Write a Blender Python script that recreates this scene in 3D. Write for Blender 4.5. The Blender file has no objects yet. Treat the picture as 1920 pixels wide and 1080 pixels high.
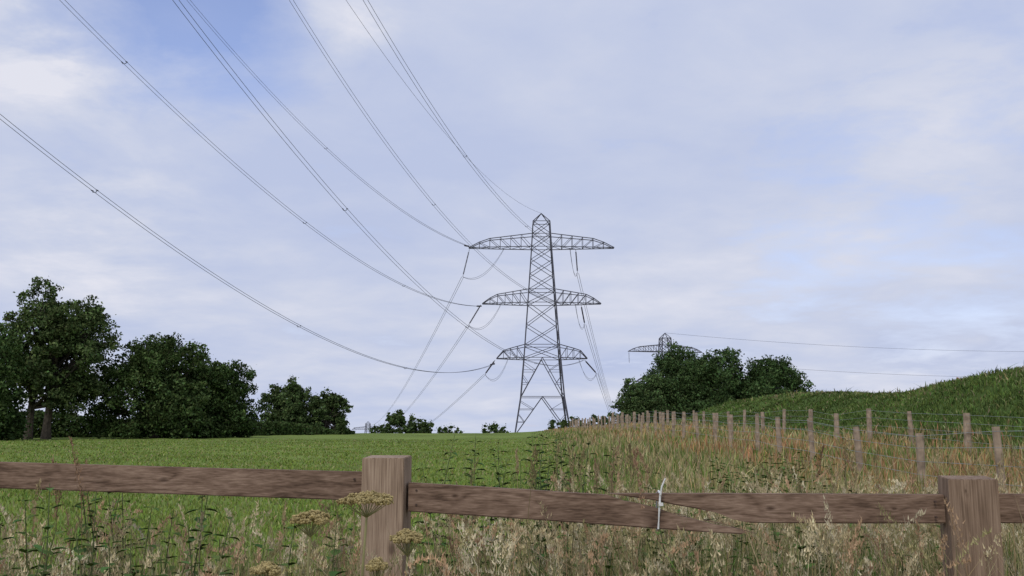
import bpy, math, random, bmesh
import numpy as np
from mathutils import Vector
rng=np.random.default_rng(7); random.seed(7)
EYE=1.3
scene=bpy.context.scene
def link(o,parent=None):
    scene.collection.objects.link(o)
    if parent: o.parent=parent
    return o
def empty(name,loc=(0,0,0)):
    o=bpy.data.objects.new(name,None); o.location=loc; o.empty_display_size=.5
    return link(o)
def tri_mesh(name,V,Fc,C=None,mat=None,parent=None,k=3,smooth=False):
    V=np.asarray(V,np.float32);Fc=np.asarray(Fc,np.int32)
    me=bpy.data.meshes.new(name)
    me.vertices.add(len(V)); me.vertices.foreach_set('co',V.ravel())
    n=len(Fc); me.loops.add(n*k); me.loops.foreach_set('vertex_index',Fc.ravel())
    me.polygons.add(n); me.polygons.foreach_set('loop_start',np.arange(0,n*k,k,dtype=np.int32))
    me.polygons.foreach_set('use_smooth',np.full(n,smooth))
    me.update(calc_edges=True); me.validate()
    if C is not None:
        a=me.color_attributes.new('Col','FLOAT_COLOR','POINT')
        cc=np.ones((len(V),4),np.float32); cc[:,:3]=C; a.data.foreach_set('color',cc.ravel())
    if mat: me.materials.append(mat)
    return link(bpy.data.objects.new(name,me),parent)
def poly_mesh(name,V,Fs,mat,parent=None):
    me=bpy.data.meshes.new(name); me.from_pydata([tuple(map(float,v)) for v in V],[],Fs); me.update()
    me.materials.append(mat); return link(bpy.data.objects.new(name,me),parent)
# ---------------------------------------------------------------- materials
def newmat(name,rough=.8,spec=.2):
    m=bpy.data.materials.new(name);m.use_nodes=True
    nt=m.node_tree;b=nt.nodes['Principled BSDF'];b.inputs['Roughness'].default_value=rough
    b.inputs['Specular IOR Level'].default_value=spec
    return m,nt,b
def N(nt,t,**kw):
    n=nt.nodes.new(t)
    for k,v in kw.items(): setattr(n,k,v)
    return n
def math_(nt,op,a,b=None,c=None):
    n=N(nt,'ShaderNodeMath',operation=op)
    for i,x in enumerate((a,b,c)):
        if x is None: continue
        if isinstance(x,(int,float)): n.inputs[i].default_value=x
        else: nt.links.new(x,n.inputs[i])
    return n.outputs[0]
def ramp(nt,fac,stops):
    r=N(nt,'ShaderNodeValToRGB'); e=r.color_ramp.elements
    while len(e)<len(stops): e.new(.5)
    for i,(p,cl) in enumerate(stops): e[i].position=p; e[i].color=(*cl,1)
    nt.links.new(fac,r.inputs[0]); return r.outputs[0]
def veg_mat(name,trans=.35):
    m=bpy.data.materials.new(name);m.use_nodes=True;nt=m.node_tree;nt.nodes.clear()
    o=N(nt,'ShaderNodeOutputMaterial')
    a=N(nt,'ShaderNodeAttribute',attribute_name='Col');col=a.outputs['Color']
    df=N(nt,'ShaderNodeBsdfDiffuse');nt.links.new(col,df.inputs[0]);res=df.outputs[0]
    if trans>0:
        tr=N(nt,'ShaderNodeBsdfTranslucent'); mx=N(nt,'ShaderNodeMixShader'); mx.inputs[0].default_value=trans
        nt.links.new(col,tr.inputs[0])
        nt.links.new(df.outputs[0],mx.inputs[1]); nt.links.new(tr.outputs[0],mx.inputs[2]);res=mx.outputs[0]
    nt.links.new(res,o.inputs[0])
    return m
M_leaf=veg_mat('leaf_foliage',0); M_grass=veg_mat('grass_blades',0); M_dry=veg_mat('dry_grass',.2)
def ground_mat():
    m,nt,b=newmat('ground',.95,.05)
    a=N(nt,'ShaderNodeAttribute',attribute_name='Col')
    g=N(nt,'ShaderNodeNewGeometry')
    mp=N(nt,'ShaderNodeMapping'); mp.inputs['Scale'].default_value=(1,.45,1); nt.links.new(g.outputs['Position'],mp.inputs[0])
    n1=N(nt,'ShaderNodeTexNoise');n1.inputs['Scale'].default_value=.12;n1.inputs['Detail'].default_value=4;nt.links.new(mp.outputs[0],n1.inputs['Vector'])
    n2=N(nt,'ShaderNodeTexNoise');n2.inputs['Scale'].default_value=2.2;n2.inputs['Detail'].default_value=6;n2.inputs['Roughness'].default_value=.7;nt.links.new(g.outputs['Position'],n2.inputs['Vector'])
    f=math_(nt,'ADD',math_(nt,'MULTIPLY',n1.outputs[0],.9),math_(nt,'MULTIPLY',n2.outputs[0],.9))
    v=math_(nt,'MULTIPLY',f,1.1)
    mx=N(nt,'ShaderNodeVectorMath',operation='SCALE');nt.links.new(a.outputs['Color'],mx.inputs[0]);nt.links.new(v,mx.inputs['Scale'])
    nt.links.new(mx.outputs[0],b.inputs['Base Color'])
    bp=N(nt,'ShaderNodeBump');bp.inputs['Strength'].default_value=.6;bp.inputs['Distance'].default_value=.12
    nt.links.new(n2.outputs[0],bp.inputs['Height']);nt.links.new(bp.outputs[0],b.inputs['Normal'])
    return m
M_ground=ground_mat()
def wood_mat(name,axis,knots=(),tint=(1,1,1),scale=1.,phase=0.,wv=.20,blotch=.42):
    """sawn softwood, grain along axis ('X' for rails, 'Z' for posts)"""
    m,nt,b=newmat(name,.85,.15)
    tc=N(nt,'ShaderNodeTexCoord'); sx=N(nt,'ShaderNodeSeparateXYZ');nt.links.new(tc.outputs['Object'],sx.inputs[0])
    X,Y,Z=sx.outputs
    mp=N(nt,'ShaderNodeMapping');nt.links.new(tc.outputs['Object'],mp.inputs[0])
    mp.inputs['Location'].default_value=(phase,phase*2,phase)
    mp.inputs['Scale'].default_value=(1.3,7,7) if axis=='X' else (7,7,.8)
    n0=N(nt,'ShaderNodeTexNoise');n0.inputs['Scale'].default_value=1.5;n0.inputs['Detail'].default_value=2;nt.links.new(mp.outputs[0],n0.inputs['Vector'])
    across=Z if axis=='X' else X
    g=math_(nt,'ADD',math_(nt,'MULTIPLY',across,150.*scale),math_(nt,'MULTIPLY',n0.outputs[0],42.))
    g=math_(nt,'ADD',g,math_(nt,'MULTIPLY',Y,25))
    knotmask=None
    for (kx,kz,kr) in knots:
        dx=math_(nt,'SUBTRACT',X,kx);dz=math_(nt,'SUBTRACT',Z,kz)
        if axis=='X': dx=math_(nt,'MULTIPLY',dx,.5)
        else: dz=math_(nt,'MULTIPLY',dz,.5)
        wob=math_(nt,'MULTIPLY_ADD',n0.outputs[0],.8,.6)
        d=math_(nt,'MULTIPLY',wob,math_(nt,'SQRT',math_(nt,'ADD',math_(nt,'MULTIPLY',dx,dx),math_(nt,'MULTIPLY',dz,dz))))
        e=math_(nt,'POWER',2.718,math_(nt,'MULTIPLY',d,-1/kr))
        g=math_(nt,'ADD',g,math_(nt,'MULTIPLY',e,9.))
        mk=math_(nt,'POWER',2.718,math_(nt,'MULTIPLY',math_(nt,'POWER',math_(nt,'DIVIDE',d,kr*.42),3),-1.))
        knotmask=mk if knotmask is None else math_(nt,'MAXIMUM',knotmask,mk)
    w=math_(nt,'MULTIPLY_ADD',math_(nt,'SINE',g),.5,.5); w=math_(nt,'POWER',w,.6)
    mp2=N(nt,'ShaderNodeMapping');nt.links.new(tc.outputs['Object'],mp2.inputs[0])
    mp2.inputs['Scale'].default_value=(5,150,150) if axis=='X' else (150,150,5)
    n1=N(nt,'ShaderNodeTexNoise');n1.inputs['Scale'].default_value=1.6;n1.inputs['Detail'].default_value=5;nt.links.new(mp2.outputs[0],n1.inputs['Vector'])
    n2=N(nt,'ShaderNodeTexNoise');n2.inputs['Scale'].default_value=6;n2.inputs['Detail'].default_value=5;nt.links.new(tc.outputs['Object'],n2.inputs['Vector'])
    f=math_(nt,'ADD',math_(nt,'MULTIPLY',math_(nt,'SUBTRACT',w,.6),wv),math_(nt,'ADD',math_(nt,'MULTIPLY',n1.outputs[0],.6),math_(nt,'MULTIPLY',n2.outputs[0],blotch)))
    f=math_(nt,'ADD',f,.05+(.42-blotch)*.5)
    T=lambda cl:tuple(cl[i]*tint[i] for i in range(3))
    col=ramp(nt,f,[(.38,T((.095,.070,.054))),(.52,T((.185,.14,.11))),(.64,T((.26,.205,.165))),(.80,T((.38,.315,.26)))])
    if knotmask is not None:
        mx=N(nt,'ShaderNodeMix',data_type='RGBA');nt.links.new(math_(nt,'MULTIPLY',knotmask,.7),mx.inputs[0])
        nt.links.new(col,mx.inputs[6]);mx.inputs[7].default_value=(.06,.035,.024,1);col=mx.outputs[2]
    nt.links.new(col,b.inputs['Base Color'])
    bp=N(nt,'ShaderNodeBump');bp.inputs['Strength'].default_value=.5;bp.inputs['Distance'].default_value=.003
    nt.links.new(f,bp.inputs['Height']);nt.links.new(bp.outputs[0],b.inputs['Normal'])
    return m
def plain(name,col,rough=.6,metal=0,var=.25,scale=3.):
    m,nt,b=newmat(name,rough,.3);b.inputs['Metallic'].default_value=metal
    tc=N(nt,'ShaderNodeTexCoord');n=N(nt,'ShaderNodeTexNoise');n.inputs['Scale'].default_value=scale;n.inputs['Detail'].default_value=5
    nt.links.new(tc.outputs['Object'],n.inputs['Vector'])
    c=ramp(nt,n.outputs[0],[(.3,tuple(x*(1-var) for x in col)),(.7,tuple(x*(1+var) for x in col))])
    nt.links.new(c,b.inputs['Base Color']);return m
M_steel=plain('galvanised_steel',(.075,.075,.10),.6,.0,.2,.5)
M_wire=plain('aluminium_conductor',(.085,.09,.12),.6,0,.1)
M_ins=plain('insulator_glaze',(.08,.07,.08),.35,0,.1)
M_bark=plain('bark',(.08,.065,.05),.9,0,.45,3.)
M_fwire=plain('fence_wire',(.30,.33,.33),.5,.2,.1)
M_tie=plain('white_plastic',(.75,.75,.73),.4,0,.05)
M_stake=plain('weathered_stake',(.33,.25,.18),.9,0,.4,6.)
# ---------------------------------------------------------------- terrain
def sstep(a,b,x):
    t=np.clip((x-a)/(b-a),0,1);return t*t*(3-2*t)
GY=[-50,18,27,30,48,80,139,200];GZ=[-.1,0,.36,.5,.95,1.6,2.35,2.6]
CY=[-30,30,40,47,55,60,75,94,105,115,128,140];CZ=[4.2,4.2,4.3,4.15,3.75,3.6,4.0,4.7,4.4,3.6,2.7,2.3]
DY=[-1e5,205,230,380,500,900,9000];DZ=[0,0,-2.,-7.5,-14,-30,-30]
def lnoise(x,y,s,seed=0):
    r=np.random.default_rng(seed);v=0
    for i in range(6):
        a=r.uniform(0,6.28);f=r.uniform(.5,2)/s;p=r.uniform(0,6.28)
        v=v+np.sin((x*math.cos(a)+y*math.sin(a))*f*2+p+1.5*np.sin(y*f+p))
    return v/6
def H(x,y):
    x=np.asarray(x,float);y=np.asarray(y,float)
    left=1.25*sstep(-60,205,y)*np.clip(y/190+.1,0,1)**.3
    left=np.where(y<0,0,left)
    right=np.interp(y,GY,GZ)
    b0=np.interp(y,[0,60,200],[2,0,-6]);b1=np.interp(y,[0,60,200],[8,9,26])
    base=left+(right-left)*sstep(b0,b1,x)
    base=base+np.interp(y,DY,DZ)
    crest=np.interp(y,CY,CZ)
    f=sstep(15.6,24.5,x+.5*lnoise(x,y,6,61))*(1-sstep(46,70,x))*(1-sstep(120,150,y))
    crest=crest+.18*np.sin(y*.31)*np.sin(x*.4+y*.11)+.15*np.sin(y*.83+x*.7)
    z=base+np.maximum(crest-base,0)*f+f*(.20*lnoise(x,y,2.6,62)+.25*lnoise(x,y,7,63))
    near=np.clip(1-np.hypot(x,y)/500,0,1)
    z=z+near*(.05*np.sin(x*.7+1)*np.sin(y*.45)+.03*np.sin(x*1.9+y*1.3))*np.clip(y/25,0,1)
    return z
def rough_edge(y): return np.interp(y,[0,8,25,60,140,220],[-30,.8,1.6,3.0,5.2,6.])
def axis(lo,hi,step,far,grow=1.35):
    a=list(np.arange(lo,hi+1e-6,step));s=step
    x=hi
    while x<far: s*=grow;x+=s;a.append(x)
    x=lo;s=step
    while x>-far: s*=grow;x-=s;a.insert(0,x)
    return np.array(a)
ax=axis(-70,72,.7,9000);ay=axis(-8,240,.8,9000)
GXX,GYY=np.meshgrid(ax,ay);Z=H(GXX,GYY)
V=np.stack([GXX,GYY,Z],-1).reshape(-1,3)
nx,ny=len(ax),len(ay)
I=np.arange(nx*ny).reshape(ny,nx)
Fq=np.stack([I[:-1,:-1],I[:-1,1:],I[1:,1:],I[1:,:-1]],-1).reshape(-1,4)
GREEN=np.array([.17,.225,.055]);ROUGH=np.array([.27,.24,.10]);BUND=np.array([.085,.13,.034])
def ground_col(x,y):
    w=sstep(-1.6,1.8,x-rough_edge(y)+1.6*lnoise(x,y,3,3))[...,None]
    c=GREEN*(1+.12*lnoise(x,y,9,1))[...,None]*(1-w)+(ROUGH*(1+.3*lnoise(x,y,4,2))[...,None])*w
    wb=sstep(15,17.5,x)[...,None]*(y<150)[...,None]
    return c*(1-wb)+BUND*wb*(1+.25*lnoise(x,y,5,5))[...,None]
Cg=ground_col(V[:,0].astype(float),V[:,1].astype(float))
tri_mesh('grass_field',V,Fq,Cg,M_ground,k=4,smooth=True)
# ---------------------------------------------------------------- grass blades
def blades(name,x,y,h,w,col,mat,lean=.35,parent=None,dark=.65):
    n=len(x);a=rng.uniform(0,2*np.pi,n);z0=H(x,y)
    la=rng.uniform(0,2*np.pi,n);lm=np.abs(rng.normal(0,lean,n))*h
    dx=np.cos(a)*w/2;dy=np.sin(a)*w/2
    P=np.zeros((n,5,3))
    P[:,0]=np.stack([x-dx,y-dy,z0-.02],-1);P[:,1]=np.stack([x+dx,y+dy,z0-.02],-1)
    mx=x+np.cos(la)*lm*.3;my=y+np.sin(la)*lm*.3
    P[:,2]=np.stack([mx+dx*.8,my+dy*.8,z0+h*.55],-1);P[:,3]=np.stack([mx-dx*.8,my-dy*.8,z0+h*.55],-1)
    P[:,4]=np.stack([x+np.cos(la)*lm,y+np.sin(la)*lm,z0+h],-1)
    i=np.arange(n)[:,None]*5
    Fc=np.concatenate([i+[0,1,2],i+[0,2,3],i+[3,2,4]],0)
    C=np.repeat(col[:,None,:],5,1)
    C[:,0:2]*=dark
    return tri_mesh(name,P.reshape(-1,3),Fc,C.reshape(-1,3),mat,parent)
def logD(n,a,b): return np.exp(rng.uniform(np.log(a),np.log(b),n))
def jit(col,n,s=.2):
    return np.asarray(col)*(1+rng.normal(0,s,(n,1)))*(1+rng.normal(0,.08,(n,3)))
# field sward
n=170000;y=logD(n,5,95);x=rng.uniform(-1,1,n)*(y*.60+1)
k=(x<rough_edge(y)+1.2*lnoise(x,y,3,3)+rng.normal(0,.5,n));x,y=x[k],y[k];n=len(x)
col=jit((.195,.262,.060),n,.12)*(1+.12*lnoise(x,y,6,8)+.10*lnoise(x,y,22,9))[:,None]
m=rng.random(n)<.14;col[m]=jit((.32,.30,.14),m.sum(),.15)
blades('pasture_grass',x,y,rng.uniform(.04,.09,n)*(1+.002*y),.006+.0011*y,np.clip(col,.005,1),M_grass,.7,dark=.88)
# rough strip
n=140000;y=logD(n,6,190);x=rng.uniform(-1,1,n)*(y*.60+1)
k=(x>rough_edge(y)-1.2+1.4*lnoise(x,y,3,3)+rng.normal(0,.5,n))&(x<17.5+.5*lnoise(x,y,5,9));x,y=x[k],y[k];n=len(x)
pt=lnoise(x,y,3,12)
col=jit((.42,.35,.18),n,.25);m=rng.random(n)<.36-.6*pt+.35*np.clip(1-(x-rough_edge(y))/2,0,1);col[m]=jit((.16,.22,.06),m.sum(),.25)
m2=(rng.random(n)<.3+.4*lnoise(x,y,5,77))&(x>6);col[m2]=jit((.44,.26,.13),m2.sum(),.2)
hh=rng.uniform(.2,.5,n)*(1+.35*pt)*np.where(rng.random(n)<.08,1.4,1)
hh*=np.clip((x-rough_edge(y)+1.5)/3.2,.25,1)
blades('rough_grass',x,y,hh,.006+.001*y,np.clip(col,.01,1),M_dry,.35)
# bund grass
n=130000;y=logD(n,22,150);x=rng.uniform(15.5,34,n)
k=np.abs(x)<y*.62+2;x,y=x[k],y[k];n=len(x)
pt=lnoise(x,y,1.6,21);p2=lnoise(x,y,6,22)
col=jit((.105,.155,.042),n,.24)*(1+.5*pt+.3*p2)[:,None];m=rng.random(n)<.06+.28*sstep(22,24.5,x)+.10*(p2>.25);col[m]=jit((.26,.235,.12),m.sum(),.2)
hh=rng.uniform(.08,.24,n)*(1+.8*np.clip(pt,-1,1))*(1+1.1*(rng.random(n)<.03*(x>20)))
blades('embankment_grass',x,y,hh,.008+.0011*y,np.clip(col,.006,1),M_grass,.75,dark=.75)
# ---------------------------------------------------------------- tubes
def frame(d):
    L_=np.linalg.norm(d);d=d/L_ if L_>1e-9 else np.array([0,0,1.]);a=np.array([0,0,1.]) if abs(d[2])<.9 else np.array([1.,0,0])
    u=np.cross(d,a);u/=np.linalg.norm(u);return u,np.cross(d,u)
class Builder:
    def __init__(s): s.V=[];s.F=[]
    def beam(s,p,q,r,r2=None,n=4):
        p=np.array(p,float);q=np.array(q,float);r2=r if r2 is None else r2
        if np.linalg.norm(q-p)<1e-5: return
        u,v=frame(q-p);b=len(s.V)
        for P,R in((p,r),(q,r2)):
            for i in range(n):
                a=2*math.pi*(i+.5)/n;s.V.append(P+R*(math.cos(a)*u+math.sin(a)*v))
        for i in range(n):
            j=(i+1)%n;s.F.append((b+i,b+j,b+n+j,b+n+i))
        s.F.append(tuple(b+i for i in range(n))[::-1]);s.F.append(tuple(b+n+i for i in range(n)))
    def path(s,pts,rs,n=5):
        pts=[np.array(p,float) for p in pts];b=len(s.V)
        for i,P in enumerate(pts):
            d=pts[min(i+1,len(pts)-1)]-pts[max(i-1,0)];u,v=frame(d)
            R=rs[i] if hasattr(rs,'__len__') else rs
            for k in range(n):
                a=2*math.pi*k/n;s.V.append(P+R*(math.cos(a)*u+math.sin(a)*v))
        for i in range(len(pts)-1):
            for k in range(n):
                j=(k+1)%n;s.F.append((b+i*n+k,b+i*n+j,b+(i+1)*n+j,b+(i+1)*n+k))
    def obj(s,name,mat,parent=None):
        return poly_mesh(name,s.V,s.F,mat,parent)
# ---------------------------------------------------------------- pylon
PZ=[0,7.6,15.3,26.4,37.9,43.2];PW=[10.9,8.5,7.2,5.6,4.0,3.4]
def hw(z): return np.interp(z,PZ,PW)/2
ARMS=[(37.9,40.6,14.8),(26.4,29.1,12.0),(15.3,17.9,9.1)]
def pylon(name,loc,yaw,thick=1.):
    root=empty(name,loc);root.rotation_euler=(0,0,yaw)
    B=Builder();L=.17*thick;S=.08*thick
    cor=lambda z,i:np.array([hw(z)*(1,1,-1,-1)[i],hw(z)*(1,-1,-1,1)[i],z])
    lev=[0,7.6,15.3,17.9,22.0,26.4,29.1,32.2,35.2,37.9,40.6,43.2]
    for a,b in zip(lev[:-1],lev[1:]):
        for i in range(4):
            B.beam(cor(a,i),cor(b,i),L*(1.15 if a<15 else .9))
            j=(i+1)%4
            if a<15:
                mid=(cor(b,i)+cor(b,j))/2
                B.beam(cor(a,i),mid,S*1.25);B.beam(cor(a,j),mid,S*1.25)
                for t in(.35,.68):
                    z=a+(b-a)*t;ci,cj=cor(z,i),cor(z,j)
                    mi=cor(a,i)*(1-t)+mid*t;mj=cor(a,j)*(1-t)+mid*t
                    B.beam(ci,mi,S*.7);B.beam(cj,mj,S*.7)
                    ci2,cj2=cor(z+1.6,i),cor(z+1.6,j);B.beam(ci2,mi,S*.7);B.beam(cj2,mj,S*.7)
            else:
                B.beam(cor(a,i),cor(b,j),S);B.beam(cor(a,j),cor(b,i),S)
            if b in(7.6,15.3,17.9,26.4,29.1,37.9,40.6,43.2): B.beam(cor(b,i),cor(b,j),S)
    pk=np.array([0,0,45.1])
    for i in range(4): B.beam(cor(43.2,i),pk,S*1.2)
    for(zb,zt,ln) in ARMS:
        for sg in(-1,1):
            wb=hw(zb);wt=hw(zt);tipd=.55
            nb=6 if ln>10 else 4
            xs=np.linspace(wb,ln,nb+1)
            def bot(x,s2): f=(x-wb)/(ln-wb);return np.array([sg*x,s2*(wb*(1-f)+tipd*f),zb])
            def topz(x):
                f=(x-wt)/(ln-wt)
                return zt-(zt-zb)*(.5*max(f,0) if f<.74 else .37+.63*(f-.74)/.26)
            def top(x,s2):
                f=max((x-wt)/(ln-wt),0);x0=max(x,wt)
                return np.array([sg*x0,s2*(wt*(1-f)+tipd*f),topz(x0)])
            for s2 in(-1,1):
                for a,b in zip(xs[:-1],xs[1:]):
                    B.beam(bot(a,s2),bot(b,s2),S*1.3);B.beam(top(a,s2),top(b,s2),S*1.3)
                    B.beam(bot(b,s2),top(b,s2),S*.8)
                    B.beam(bot(a,s2),top(b,s2),S*.8)
            for q,(a,b) in enumerate(zip(xs[:-1],xs[1:])):
                B.beam(bot(a,-1),bot(b,1),S*.7);B.beam(bot(b,-1),bot(b,1),S*.8)
                B.beam(top(b,-1),top(b,1),S*.7)
    for i in range(4):
        p=cor(0,i);B.beam(p-np.array([0,0,2.5]),p,.45,.3)
    B.obj('lattice_steelwork',M_steel,root)
    return root
P1=pylon('electricity_pylon',(6.0,200.,.8),0)
P2=pylon('electricity_pylon',(58.6,380,-5.9),math.radians(12),1.4)
P3=pylon('electricity_pylon',(-129,900,-33.5),math.radians(-10),1.5)
# ---------------------------------------------------------------- conductors
lines=empty('overhead_power_lines')
Bw=Builder();Bs=Builder()
FRONT={'B':(12.85,38.58,.22,-.1920,.00167),'C':(-8.71,39.02,.35,-.0479,.00241),'D':(14.04,26.95,.35,-.1505,.00309),
'E':(14.46,15.82,.26,-.1587,.00182),'F':(-6.15,26.73,.22,-.1302,.00146),'G':(-3.43,15.07,.22,-.1657,.00157),'A':(6.13,45.92,.22,-.1627,.00145)}
for nme,(xa,za,k,b,a) in FRONT.items():
    smax=205
    S=np.linspace(0,smax,90)
    pts=np.stack([xa-k*S,200-S,za+b*S+a*S*S],-1)
    if nme=='A': Bw.path(pts,.022,4);continue
    perp=np.array([1,-k,0])/math.hypot(1,k)
    for s2 in(-1,1):
        off=np.clip(S/4,0,1)[:,None]*perp*.21*s2
        Bw.path(pts+off,np.interp(S,[0,100,205],[.034,.024,.017]),4)
    for sp in np.arange(34+7*(ord(nme)%4),smax,36):
        c=np.array([xa-k*sp,200-sp,za+b*sp+a*sp*sp])
        q=[c-perp*.21,c-perp*.14-[0,0,.14],c+perp*.14-[0,0,.14],c+perp*.21]
        Bs.path(q,.03,5);
        for e in(-1,1): Bs.beam(c+perp*.21*e-[.12*k,.12,0],c+perp*.21*e+[.12*k,.12,0],.045)
def sagline(p,q,sag,n=40):
    t=np.linspace(0,1,n)[:,None];P=np.array(p)*(1-t)+np.array(q)*t;P[:,2]-=4*sag*(t*(1-t))[:,0];return P
Bi=Builder()
def insul(p,q):
    p=np.array(p);q=np.array(q);Bi.beam(p,q,.05)
    for t in np.linspace(.12,.88,18):
        c=p*(1-t)+q*t;d=(q-p)/np.linalg.norm(q-p);Bi.beam(c,c+d*.09,.16,.09,8)
BACK=[((-8.7,200,38.4),(-10.3,205.5,33.6),(-132,900,10)),((-6.3,200,27.0),(-9.0,205,23.4),(-130,900,7)),((-3.4,200,15.8),(-5.6,206,13.3),(-128,900,1)),
((13.0,200,38.4),(13.7,205.5,34.4),(99,900,12)),((14.0,200,26.9),(15.1,205.5,23.6),(102,900,9)),((14.6,200,15.8),(17.4,205,13.4),(104,900,4))]
for i,(p,e,f) in enumerate(BACK):
    insul(p,e)
    for o in(-.22,.22):
        Bw.path(sagline(np.array(e)+[o,0,0],np.array(f)+[o,0,0],12 if i<3 else 10,60),.04,4)
    x1=p[0]+(7. if i==0 else 4. if i==1 else 2.5 if i==2 else -1.2)
    for o in(0,.35):
        Bw.path(sagline(e,(x1+o*.3,200,p[2]+.1),2.3+o,14),.03,4)
for(xa,za) in[(-8.71,39.02),(-6.15,26.73),(-3.43,15.07)]:
    insul((xa,199.9,za),(xa-.9,196.5,za-.45))
for(x0,z0,y1,z1) in[(58.6,39.3,330,34),(66,29,330,24)]:
    Bw.path(sagline((x0,380,z0),(270,y1+60,z1),3.5,40),.04,4)
insul((44.3,377,32),(44.4,377,27.5))
Bw.obj('conductors',M_wire,lines);Bs.obj('spacers',M_wire,lines);Bi.obj('insulator_strings',M_ins,lines)
# ---------------------------------------------------------------- trees
def leafmesh(name,P,C,leaf,R,root):
    n=len(P);a=R.normal(size=(n,3));a/=np.linalg.norm(a,axis=1)[:,None];b=R.normal(size=(n,3));b-=a*(a*b).sum(1)[:,None];b/=np.linalg.norm(b,axis=1)[:,None]
    s=leaf*R.uniform(.6,1.4,(n,1))
    V=np.stack([P-a*s,P+b*s*.6,P+a*s,P-b*s*.6],1)
    i=np.arange(n)[:,None]*4
    return tri_mesh(name,V.reshape(-1,3),np.concatenate([i+[0,1,2],i+[0,2,3]]),np.repeat(C,4,0),M_leaf,root)
def tree(name,x,y,r,h,base=.12,nleaf=26000,gap=.0,trunks=((0,.35),),col=(.06,.10,.024),seed=1,leaf=.15,ry=None,lobes=20):
    R=np.random.default_rng(seed);z0=float(H(x,y));ry=ry or r
    root=empty(name,(x,y,z0));cb=h*base;ch=h-cb;hr=min(r,ch*.5)
    L=[]
    for i in range(lobes):
        uz=-1+2*((i+.5)/lobes);an=i*2.4+R.uniform(-.5,.5)
        lr=R.uniform(.26,.42)*hr
        skirt=math.sqrt(max(0,1-max(uz,0)**2)) if base<.1 else math.sqrt(1-uz*uz*.85)
        q=R.uniform(.68,1.06)
        hz_=(.5+.5*uz)**(1.25 if base<.1 else 1)
        c=np.array([math.cos(an)*(r-lr)*skirt*q,math.sin(an)*(ry-lr)*skirt*q,cb+lr*.55+(ch-1.6*lr)*hz_*R.uniform(.88,1.04)])
        L.append((c,lr))
    if base<.1:
        for i in range(9):
            an=i*.7+R.uniform(-.3,.3);lr=R.uniform(.2,.3)*hr
            L.append((np.array([math.cos(an)*(r-lr)*R.uniform(.5,.95),math.sin(an)*(ry-lr)*.9,lr*.7]),lr))
    core=[(np.array([R.uniform(-.35,.35)*r,R.uniform(-.3,.3)*r,cb+ch*R.uniform(.3,.62)]),.42*hr) for _ in range(4)]
    L+=core if gap<.8 else core[:1]
    tot=sum(l[1]**2 for l in L);PV=[];PC=[]
    for c,lr in L:
        nl=int(nleaf*lr*lr/tot);nc=max(8,int(10+lr*6))
        u=R.normal(size=(nc,3));u/=np.linalg.norm(u,axis=1)[:,None]
        cc=c+u*lr*R.uniform(.3,.9,(nc,1));cr=R.uniform(.22,.44,nc)*lr*(1-gap*.3)
        bright=R.uniform(.5,1.5,nc)
        ids=R.integers(0,nc,nl);v=R.normal(size=(nl,3));v/=np.linalg.norm(v,axis=1)[:,None]
        rad=R.uniform(.3,1.15,(nl,1))**.6
        P=cc[ids]+v*cr[ids][:,None]*rad*np.array([1.1,1.1,.8])
        st=R.random(nl)<.08;P[st]+=R.normal(0,.3,(st.sum(),3))
        PV.append(P);PC.append(np.asarray(col)*bright[ids][:,None]*(1+R.normal(0,.22,(nl,1)))*(1+R.normal(0,.07,(nl,3))))
    P=np.concatenate(PV);C=np.clip(np.concatenate(PC),.004,1);k=P[:,2]>.05;P,C=P[k],C[k]
    leafmesh('crown',P,C,leaf,R,root)
    B=Builder()
    for tx,tr in trunks:
        top=np.array([tx*.8,0,cb+ch*.5]);t=np.linspace(0,1,7)
        pts=[np.array([tx,0,-.3])*(1-q)+top*q+np.array([.25*math.sin(q*5+tx),.2*math.sin(q*4),0])*q for q in t]
        B.path(pts,[tr*(1.25 if q==0 else 1-.6*q) for q in t],7)
        for c,lr in L:
            q=R.uniform(.35,.9);st=pts[int(q*6)];mid=(st+c)/2+np.array([0,0,-.3])
            B.path([st,mid,c],[tr*.4,tr*.26,tr*.1],5)
    B.obj('trunk_and_limbs',M_bark,root)
    return root
tree('oak_tree',-45.4,100,6.7,16.4,.17,46000,1.,((-2.7,.42),(-.9,.45)),(.082,.115,.042),11,.15,lobes=34)
tree('oak_tree',-48.,88,6.0,12.2,.03,38000,0,((0,.35),),(.052,.083,.028),12,.15,lobes=26)
tree('oak_tree',-37.7,106,7.5,12.2,.02,56000,0,((0,.45),),(.062,.094,.032),13,.15,lobes=34)
tree('oak_tree',-32.4,110,5.1,9.7,.02,36000,0,((0,.35),),(.055,.087,.029),14,.15,lobes=24)
tree('oak_tree',-33.3,150,5.0,9.4,.03,26000,.6,((-1,.3),(1.5,.25)),(.073,.108,.04),15,.17)
tree('oak_tree',-28.0,152,4.5,7.2,.02,17000,.5,((0,.2),),(.078,.115,.043),25,.17)
tree('oak_tree',32.2,190,8.4,16.5,.02,54000,0,((0,.5),),(.07,.113,.042),16,.2,lobes=34)
tree('oak_tree',24.6,186,6.6,10.8,.0,28000,.2,((0,.35),),(.088,.135,.052),17,.19)
tree('oak_tree',38.4,184,6.8,15.8,.02,36000,.1,((0,.4),),(.067,.11,.04),18,.2,lobes=26)
tree('oak_tree',47.4,182,7.6,14.8,.02,42000,.1,((0,.4),),(.064,.106,.038),19,.2,lobes=28)
def bush(x,y,r,h,seed,n=5000,col=(.075,.112,.04),leaf=.17):
    tree('hawthorn_bush',x,y,r,h,.0,n,.3,((0,.1),),col,seed,leaf,lobes=12)
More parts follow.
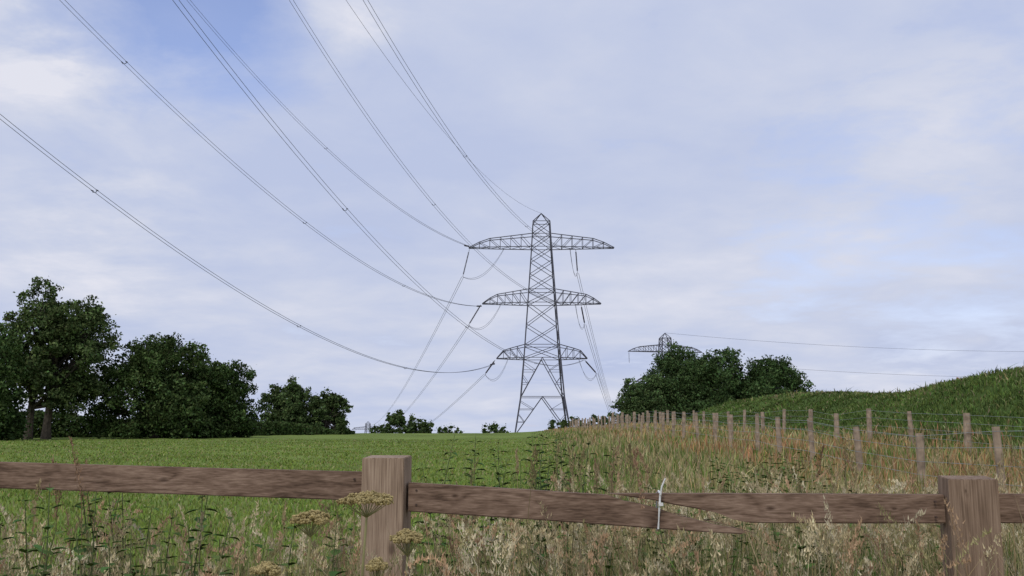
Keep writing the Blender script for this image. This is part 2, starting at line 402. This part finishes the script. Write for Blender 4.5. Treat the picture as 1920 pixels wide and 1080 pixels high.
bush(-21.5,192,3.8,4.8,31,12000);bush(-17.8,193,3.2,3.3,32,8000);bush(-25.5,196,2.6,1.9,35,3000);bush(-12.5,198,2.6,1.6,33,2500)
bush(-3.5,200,3.2,2.2,34,5000);bush(10.5,193,4.4,2.7,37,7000);bush(17.5,185,4.,2.8,38,7000)
# hedgerow filling in under the trees
n=52000;hx=rng.uniform(-75,-24.5,n);ht=np.clip(1.9+1.3*lnoise(hx,hx*0,5,44),.5,3.6)*np.interp(hx,[-46,-40,-30,-24],[1.2,1.,.5,.1])+.3
hyy=118+rng.normal(0,1.5,n)+np.interp(hx,[-75,-40,-24],[-18,0,38])
hz=H(hx,hyy)+rng.uniform(0,1,n)**1.1*ht
leafmesh('hedgerow',np.stack([hx,hyy,hz],-1),(jit((.056,.086,.03),n,.3)).clip(.005,1),.17,rng,None)
# ---------------------------------------------------------------- stock fences
def stock_fence(X,y0,step,y1,hgt,seed,r=.07):
    R=random.Random(seed);root=empty('wire_fence',(0,0,0));B=Builder();W=Builder();tops=[];y=y0
    while y<y1:
        x=X+R.uniform(-.08,.08);z=float(H(x,y));h=hgt+R.uniform(-.10,.12);lx=R.uniform(-.07,.07);rr=r*R.uniform(.85,1.15)
        if R.random()<.12: rr*=1.35;h+=.12
        p=[(x,y,z-.3),(x+lx*.5,y,z+h*.5),(x+lx,y,z+h)]
        B.path(p,[rr*1.05,rr,rr*.95],9)
        b=len(B.V);B.F.append(tuple(range(b-9,b)))
        tops.append((x+lx,y,z+h,z));y+=step*R.uniform(.93,1.07)
    for lv in(.12,.34,.56,.78,.98):
        pts=[(t[0]-.08,t[1],t[3]+(t[2]-t[3])*lv*.97-.01*(i%2)) for i,t in enumerate(tops)]
        W.path(pts,.0045,4)
    B.obj('stakes',M_stake,root);W.obj('wires',M_fwire,root)
stock_fence(8.2,13.6,3.4,142,1.32,1,.078);stock_fence(14.9,24.,4.5,150,1.4,2,.10)
B=Builder();mx_,my_=27.,60.5;mz=float(H(mx_,my_));B.path([(mx_,my_,mz-.2),(mx_,my_,mz+.75)],.05,8)
mroot=empty('marker_post',(0,0,0));B.obj('post',M_tie,mroot)
B=Builder();B.path([(mx_,my_,mz+.75),(mx_,my_,mz+1.0)],.065,8);b=len(B.V);B.F.append(tuple(range(b-8,b)));B.obj('red_cap',plain('red_paint',(.5,.06,.04)),mroot)
# ---------------------------------------------------------------- foreground wooden fence
fence=empty('wooden_fence')
def fy(x): return 2.854-.127*x
ang=math.atan(-.127)
def post(name,x,dy,w,d,top,mat):
    bm=bmesh.new();bmesh.ops.create_cube(bm,size=1)
    for v in bm.verts:
        up=v.co.z>0;v.co.x*=w;v.co.y*=d
        v.co.z=(top-(.006 if v.co.y<0 else 0)) if up else -.4
    bmesh.ops.bevel(bm,geom=[e for e in bm.edges],offset=.002,segments=2,affect='EDGES')
    me=bpy.data.meshes.new(name);bm.to_mesh(me);bm.free();me.materials.append(mat)
    o=link(bpy.data.objects.new(name,me),fence);o.location=(x,fy(x)+dy,0);o.rotation_euler=(0,0,ang);return o
post('post_1',-.358,0,.121,.10,1.236,wood_mat('post_wood_a','Z',((.03,.98,.02),),(1.62,1.52,1.36),.45,1.3,.06,.22))
post('post_2',1.213,0,.124,.10,1.186,wood_mat('post_wood_b','Z',((-.02,1.15,.007),),(1.18,1.06,.93),.45,4.1,.07,.25))
post('post_3',-2.1,0,.121,.10,1.27,wood_mat('post_wood_c','Z',(),(1.2,1.1,1.0),.6,0,.08,.3))
post('post_4',2.95,0,.124,.10,1.17,wood_mat('post_wood_d','Z',(),(1.2,1.1,1.0),.6,0,.08,.3))
def rail(name,outline,mat,dy=0.,t=.038):
    bm=bmesh.new()
    f=[bm.verts.new((x,fy(x)+dy-t/2,z)) for x,z in outline];g=[bm.verts.new((x,fy(x)+dy+t/2,z)) for x,z in outline]
    bm.faces.new(f[::-1]);bm.faces.new(g);n=len(f)
    for i in range(n): bm.faces.new((f[i],f[(i+1)%n],g[(i+1)%n],g[i]))
    bmesh.ops.recalc_face_normals(bm,faces=bm.faces)
    bmesh.ops.bevel(bm,geom=[e for e in bm.edges if abs(e.verts[0].co.x-e.verts[1].co.x)>.05],offset=.003,segments=2,affect='EDGES')
    me=bpy.data.meshes.new(name);bm.to_mesh(me);bm.free();me.materials.append(mat);return link(bpy.data.objects.new(name,me),fence)
RT=(.98,.84,.75)
rail('rail_1',[(-2.09,1.15),(-.42,1.109),(-.42,1.190),(-.9,1.199),(-1.55,1.214),(-2.09,1.226)],wood_mat('rail_wood_a','X',((-1.02,1.165,.016),),RT,1.,0.,.14))
wa=wood_mat('rail_wood_b','X',((-.16,1.125,.010),(.70,1.098,.014),(1.02,1.1,.008)),RT,1.,2.2,.14)
rail('rail_2_broken',[(-.293,1.081),(-.05,1.068),(.2,1.054),(.42,1.040),(.54,1.033),(.617,1.030),(.632,1.036),(.60,1.046),(.56,1.052),(.52,1.062),(.478,1.072),(.45,1.078),(.40,1.096),(.35,1.108),(.31,1.115),(.262,1.131),(.1,1.140),(-.1,1.151),(-.293,1.161)],wa,-.004)
rail('rail_3_split',[(.27,1.134),(.33,1.125),(.39,1.117),(.45,1.104),(.50,1.096),(.55,1.087),(.575,1.079),(.60,1.068),(.646,1.059),(.9,1.060),(1.148,1.063),(1.148,1.138),(.8,1.137),(.5,1.136)],wa,.008)
rail('rail_4',[(1.275,1.066),(2.88,1.06),(2.88,1.137),(1.275,1.141)],wood_mat('rail_wood_c','X',((1.9,1.1,.015),),RT,1.,1.,.14))
B=Builder()
for k_ in range(16):
    x=.30+.02*k_+random.uniform(-.01,.01);z=1.118-.21*(x-.27)-.06*(x-.27)**2+random.uniform(-.005,.005);l=random.uniform(.03,.07)
    B.beam((x,fy(x)+random.uniform(0,.02),z),(x+l,fy(x+l)+random.uniform(-.004,.02),z-l*.24+random.uniform(-.004,.004)),.0025,.0008,4)
B.obj('splinters',plain('split_wood',(.17,.12,.08),.8,0,.4,40),fence)
B=Builder();cx=.405;yf=fy(cx)
loop=[(cx,yf-.029,1.135),(cx-.004,yf-.031,1.09),(cx-.007,yf-.029,1.043),(cx-.006,yf+.0,1.036),(cx-.003,yf+.034,1.045),(cx,yf+.034,1.135),(cx,yf,1.142),(cx,yf-.029,1.136)]
B.path(loop,.0028,6)
B.path([(cx,yf-.032,1.132),(cx+.004,yf-.034,1.155),(cx+.014,yf-.036,1.178)],[.0028,.0026,.002],6)
B.beam((cx-.006,yf-.036,1.108),(cx+.006,yf-.036,1.108),.006);B.obj('cable_tie',M_tie,fence)
B=Builder()
for px,pz in((-.45,1.17),(-.45,1.13),(-.27,1.14),(-.27,1.10),(1.12,1.12),(1.12,1.08)):
    B.beam((px,fy(px)-.026,pz),(px,fy(px)-.019,pz),.003,n=8)
B.obj('nails',plain('rusty_steel',(.08,.05,.04)),fence)
# ---------------------------------------------------------------- verge vegetation
def verge_xy(n,a,b,clump=.5,seed=90):
    y=rng.uniform(a,b,n);x=rng.uniform(-1,1,n)*(y*.58+.3)
    lim=np.interp(x,[-1.2,-.3,.3,1.],[3.7,4.0,4.8,5.4])
    k=(np.abs(y-fy(x))>.08)&(y<lim+.4*lnoise(x,y,.8,91))&(lnoise(x,y,.22,seed)>rng.uniform(-1,1,n)*clump-.12)
    return x[k],y[k]
x,y=verge_xy(70000,2.3,6.,.45,92);n=len(x)
pt=lnoise(x,y,.5,51)
gm=lnoise(x,y,.35,53)
col=jit((.38,.32,.17),n,.3);m=rng.random(n)<.42+.6*gm;col[m]=jit((.12,.175,.045),m.sum(),.35)
hh=rng.uniform(.45,.96,n)*(1+.13*pt)
hh*=np.interp(y,[2.3,3.2,4.5,6],[1.0,1.,.82,.55])*np.interp(x,[-2.5,-.5,.3,3],[.95,.97,1.05,1.07])
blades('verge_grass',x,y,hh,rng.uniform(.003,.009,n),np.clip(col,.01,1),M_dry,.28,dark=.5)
def seedheads(name,n,hlo,hhi,a,b,cols,dens=46,droop=.12,size=1.,seed=95,clump=.5):
    x,y=verge_xy(n,a,b,clump,seed);n=len(x)
    h=rng.uniform(hlo,hhi,n)*(1+.08*lnoise(x,y,.5,52))*np.interp(x,[-2.5,-.5,.3,3],[.96,.98,1.03,1.04]);z0=H(x,y);la=rng.uniform(0,6.28,n);ld=np.abs(rng.normal(0,.12,n));dr=rng.uniform(.02,droop,n)
    ci=rng.integers(0,len(cols),n);base=np.array(cols)[ci]*(1+rng.normal(0,.15,(n,1)))
    T=np.array([0,.35,.65,.85,1.]);V=[];Fc=[];C=[]
    ax_=np.stack([np.cos(la),np.sin(la)],-1)
    def pos(t,q=slice(None)):
        o=(ld[q]*t**1.6+dr[q]*np.maximum(t-.75,0)**2*14)
        return np.stack([x[q]+ax_[q,0]*o*h[q],y[q]+ax_[q,1]*o*h[q],z0[q]+h[q]*(t-.35*dr[q]/.1*np.maximum(t-.85,0)**2*6)],-1)
    w=.0014
    sa=rng.uniform(0,3.14,n);side=np.stack([np.cos(sa),np.sin(sa)*.3,0*sa],-1)
    R=[pos(np.full(n,t)) for t in T]
    P=np.stack([q for r_,t in zip(R,T) for q in(r_-side*w*(1.3-t*.7),r_+side*w*(1.3-t*.7))],1)
    i=np.arange(n)[:,None]*10
    for s_ in range(4): Fc+= [i+[2*s_,2*s_+1,2*s_+3],i+[2*s_,2*s_+3,2*s_+2]]
    V=P.reshape(-1,3);C=np.repeat(base*.8,10,0)
    hl=rng.uniform(.08,.2,n);tt=1-hl[:,None]*rng.random((n,dens))
    ix=np.repeat(np.arange(n),dens);t=tt.ravel()
    c=pos(t,ix)
    fullw=rng.uniform(.003,.011,n)[ix]*np.clip((1-t)/hl[ix]*2.2,.15,1)
    d=rng.normal(size=(len(ix),3));c=c+d*fullw[:,None]*.8
    dirv=np.stack([rng.normal(0,.4,len(ix)),rng.normal(0,.4,len(ix)),np.ones(len(ix))],-1);dirv/=np.linalg.norm(dirv,axis=1)[:,None]
    sd=np.cross(dirv,rng.normal(size=(len(ix),3)));sd/=np.linalg.norm(sd,axis=1)[:,None]
    ln=rng.uniform(.004,.009,len(ix))[:,None]*size
    Q=np.stack([c-sd*.002*size,c+sd*.002*size,c+dirv*ln*1.8],1)
    o0=len(V);j=np.arange(len(ix))[:,None]*3+o0+np.array([0,1,2])
    V=np.concatenate([V,Q.reshape(-1,3)]);C=np.concatenate([C,np.repeat(base[ix]*(1+rng.normal(0,.15,(len(ix),1)))*1.1,3,0)])
    return tri_mesh(name,V,np.concatenate(Fc+[j]),np.clip(C,.01,1),M_dry)
TAN=[(.60,.51,.32),(.48,.40,.24),(.66,.58,.40),(.36,.32,.16),(.50,.34,.21)]
seedheads('meadow_grass',4300,.80,1.02,2.45,5.4,TAN,56,clump=.5,droop=.16,size=1.1)
seedheads('tall_grass_stems',240,1.0,1.2,2.7,5.0,[(.24,.20,.10),(.38,.30,.17),(.30,.19,.12)],70,droop=.05,clump=1.,size=1.15)
def weeds(name,plants,col,leafl=.06,parent=None,wide=.42,mat=M_leaf,step=.045):
    V=[];Fc=[];C=[];B=Builder()
    for(x,y,h) in plants:
        z=float(H(x,y));lx,ly=random.uniform(-.12,.12)*h,random.uniform(-.1,.1)*h
        P=lambda t:np.array([x+lx*t*t,y+ly*t*t,z+h*t])
        B.path([P(t) for t in(0,.3,.6,.85,1)],[.004,.0035,.003,.002,.001],5)
        t=.35;a=random.uniform(0,3)
        while t<1:
            a+=1.6+random.uniform(-.3,.3);s=leafl*(1.15-.75*max(0,(t-.55)/.45))*random.uniform(.75,1.25)
            for q in(0,math.pi):
                d=np.array([math.cos(a+q),math.sin(a+q),random.uniform(-.25,.5)]);d/=np.linalg.norm(d)
                sd=np.cross(d,[0,0,1]);sd/=np.linalg.norm(sd);up=np.cross(sd,d)
                o=P(t)+d*s*.15;b=len(V);w=s*wide
                V+=[o,o+d*s*.35+sd*w*.9+up*s*.1,o+d*s*.75+sd*w*.5+up*s*.05,o+d*s*1.05-up*s*.15,o+d*s*.75-sd*w*.5+up*s*.05,o+d*s*.35-sd*w*.9+up*s*.1,o+d*s*.4-up*s*.02,o+d*s*.75-up*s*.05]
                Fc+=[(b,b+1,b+6),(b+1,b+2,b+6),(b+2,b+7,b+6),(b+2,b+3,b+7),(b,b+6,b+5),(b+5,b+6,b+4),(b+6,b+7,b+4),(b+7,b+3,b+4)]
                cc=np.array(col)*random.uniform(.6,1.4)*np.array([random.uniform(.85,1.25),1,1]);C+=[cc]*8
            t+=step/h*random.uniform(.8,1.3)
    root=empty(name);tri_mesh('leaves',V,Fc,np.array(C),mat,root);B.obj('stems',plain(name+'_stem',(.09,.11,.04)),root)
def clear(pl): return [p for p in pl if abs(p[1]-fy(p[0]))>.1]
pl=[(random.gauss(-1.2,.22),random.uniform(2.5,3.4),random.uniform(.85,1.09)) for _ in range(32)]
pl+=[(random.gauss(-.9,.3),random.uniform(2.4,2.7),random.uniform(.87,1.0)) for _ in range(14)]
weeds('nettle_patch',clear(pl),(.075,.125,.04),.065)
pl=[(random.uniform(.1,1.5),random.uniform(2.95,3.8),random.uniform(.85,1.03)) for _ in range(46)]
weeds('nettle_patch',clear(pl),(.08,.135,.04),.055)
pl=[(random.uniform(-2.4,2.6),random.uniform(3.1,4.2),random.uniform(.6,.9)) for _ in range(80)]
weeds('verge_weeds',clear(pl),(.08,.14,.042),.06)
pl=[(random.gauss(.12,.2),random.uniform(4.6,5.6),random.uniform(1.0,1.2)) for _ in range(26)]
weeds('willowherb_plants',pl,(.065,.11,.04),.08,wide=.26)
pl=[(random.gauss(3.9,.35),random.uniform(14.5,16.5),random.uniform(.4,.85)) for _ in range(18)]+[(random.gauss(5.6,.7),random.uniform(20,23),random.uniform(.5,.9)) for _ in range(12)]
weeds('dock_plants',pl,(.11,.17,.055),.16,wide=.3,step=.09)
def hogweed(name,heads,col):
    root=empty(name);B=Builder();V=[];Fc=[];C=[]
    for(x,y,zt,R,stalk) in heads:
        bx,by=stalk
        top=np.array([x,y,zt-.05])
        B.path([(bx,by,0),((bx+x)/2-.01,(by+y)/2,zt*.55),(x-.004,y,zt-.12),top],[.005,.004,.003,.003],6)
        nr=21
        for i in range(nr):
            f=math.sqrt((i+.5)/nr);a=i*2.4;c=np.array([x+R*f*math.cos(a),y+R*f*math.sin(a),zt-.014*f*f+random.uniform(-.005,.005)])
            m=(top+c)/2+np.array([math.cos(a),math.sin(a),0])*R*f*.12
            B.path([top,m,c-np.array([0,0,.006])],[.0012,.001,.0008],4)
            for j in range(60):
                g=math.sqrt(random.random())*R*.30;b2=random.uniform(0,6.28)
                p=c+np.array([g*math.cos(b2),g*math.sin(b2),.006-g*g*16+random.uniform(-.005,.005)]);s=random.uniform(.0018,.0036)
                b=len(V);V+=[p+[s,0,0],p+[0,s,0],p-[s,0,0],p-[0,s,0],p+[0,0,s],p-[0,0,s*1.6]]
                Fc+=[(b,b+1,b+4),(b+1,b+2,b+4),(b+2,b+3,b+4),(b+3,b,b+4),(b+1,b,b+5),(b+2,b+1,b+5),(b+3,b+2,b+5),(b,b+3,b+5)]
                cc=np.array(col)*random.uniform(.6,1.25);C+=[cc]*6
    tri_mesh('flower_heads',V,Fc,np.array(C),M_dry,root);B.obj('stems',plain(name+'_stem',(.25,.24,.11)),root)
hogweed('hogweed_plant',[(-.357,2.5,1.145,.062,(-.40,2.55)),(-.49,2.48,1.10,.042,(-.42,2.56)),(-.255,2.5,1.052,.036,(-.38,2.55)),(-.58,2.42,.985,.032,(-.43,2.57)),(-.315,2.4,.995,.022,(-.37,2.54))],(.52,.42,.20))
# ---------------------------------------------------------------- sky
w=bpy.data.worlds.new('World');scene.world=w;w.use_nodes=True;nt=w.node_tree;nt.nodes.clear()
out=N(nt,'ShaderNodeOutputWorld')
sky=N(nt,'ShaderNodeTexSky');sky.sky_type='NISHITA';sky.sun_disc=False;sky.sun_elevation=math.radians(42);sky.sun_rotation=math.radians(200)
sky.air_density=1.2;sky.dust_density=.8;sky.ozone_density=3.5
tint=N(nt,'ShaderNodeVectorMath',operation='MULTIPLY');nt.links.new(sky.outputs[0],tint.inputs[0]);tint.inputs[1].default_value=(1.2,1.0,1.12)
bg1=N(nt,'ShaderNodeBackground');bg1.inputs[1].default_value=.15;nt.links.new(tint.outputs[0],bg1.inputs[0])
tc=N(nt,'ShaderNodeTexCoord');sp=N(nt,'ShaderNodeSeparateXYZ');nt.links.new(tc.outputs['Generated'],sp.inputs[0])
den=math_(nt,'ADD',math_(nt,'MAXIMUM',sp.outputs[2],0),.16)
cb=N(nt,'ShaderNodeCombineXYZ');nt.links.new(math_(nt,'DIVIDE',sp.outputs[0],den),cb.inputs[0]);nt.links.new(math_(nt,'DIVIDE',sp.outputs[1],den),cb.inputs[1])
def noise(sc,det,ro,off,dist=0):
    mp=N(nt,'ShaderNodeMapping');mp.inputs['Location'].default_value=off;nt.links.new(cb.outputs[0],mp.inputs[0])
    n=N(nt,'ShaderNodeTexNoise');n.inputs['Scale'].default_value=sc;n.inputs['Detail'].default_value=det;n.inputs['Roughness'].default_value=ro;n.inputs['Distortion'].default_value=dist
    nt.links.new(mp.outputs[0],n.inputs['Vector']);return n.outputs[0]
nA=noise(.9,4,.52,(3.1,1.7,0),.3);nB=noise(2.4,6,.6,(7.3,2.2,0),.2)
def blob(d,width):
    v=Vector(d).normalized();dt=N(nt,'ShaderNodeVectorMath',operation='DISTANCE');nt.links.new(tc.outputs['Generated'],dt.inputs[0]);dt.inputs[1].default_value=v
    q=math_(nt,'DIVIDE',dt.outputs['Value'],width);return math_(nt,'POWER',2.718,math_(nt,'MULTIPLY',math_(nt,'MULTIPLY',q,q),-1))
puff=math_(nt,'ADD',math_(nt,'ADD',blob((-.50,1,.40),.05),blob((-.345,1,.42),.035)),math_(nt,'ADD',blob((-.16,1,.43),.035),math_(nt,'MULTIPLY',blob((-.42,1,.22),.1),.4)))
cf=math_(nt,'ADD',math_(nt,'MULTIPLY',nA,.6),math_(nt,'MULTIPLY',nB,.4))
cf=math_(nt,'ADD',cf,math_(nt,'MULTIPLY',math_(nt,'MULTIPLY',puff,math_(nt,'MAXIMUM',math_(nt,'SUBTRACT',nB,.42),0)),1.3))
ccol=ramp(nt,cf,[(.38,(.50,.565,.77)),(.48,(.555,.61,.785)),(.56,(.62,.66,.80)),(.70,(.76,.77,.86))])
hole=math_(nt,'MAXIMUM',blob((-.34,1,.47),.11),math_(nt,'MULTIPLY',blob((.42,1,.19),.2),.3))
cov=math_(nt,'SUBTRACT',math_(nt,'ADD',math_(nt,'MULTIPLY',nB,1.3),.42),math_(nt,'MULTIPLY',hole,.95))
covr=N(nt,'ShaderNodeMapRange');covr.inputs[1].default_value=.3;covr.inputs[2].default_value=.9;covr.inputs[3].default_value=.12;covr.inputs[4].default_value=1;nt.links.new(cov,covr.inputs[0])
bg2=N(nt,'ShaderNodeBackground');bg2.inputs[1].default_value=1.0;nt.links.new(ccol,bg2.inputs[0])
mx=N(nt,'ShaderNodeMixShader');nt.links.new(covr.outputs[0],mx.inputs[0]);nt.links.new(bg1.outputs[0],mx.inputs[1]);nt.links.new(bg2.outputs[0],mx.inputs[2])
nt.links.new(mx.outputs[0],out.inputs[0])
sd=bpy.data.lights.new('sun','SUN');sd.energy=1.25;sd.angle=math.radians(15);sd.color=(1,.95,.87)
so=link(bpy.data.objects.new('sun',sd));
az=math.radians(200);el=math.radians(42);d=Vector((math.sin(az)*math.cos(el),math.cos(az)*math.cos(el),math.sin(el)))
so.rotation_euler=d.to_track_quat('Z','Y').to_euler()
# ---------------------------------------------------------------- camera
cd=bpy.data.cameras.new('camera');cd.sensor_width=36;cd.lens=35.0;cd.clip_end=30000;cd.clip_start=.05
co=link(bpy.data.objects.new('camera',cd));co.location=(0,0,EYE);co.rotation_euler=(math.radians(90+8.29),0,0);scene.camera=co
scene.view_settings.view_transform='Standard';scene.view_settings.look='None'
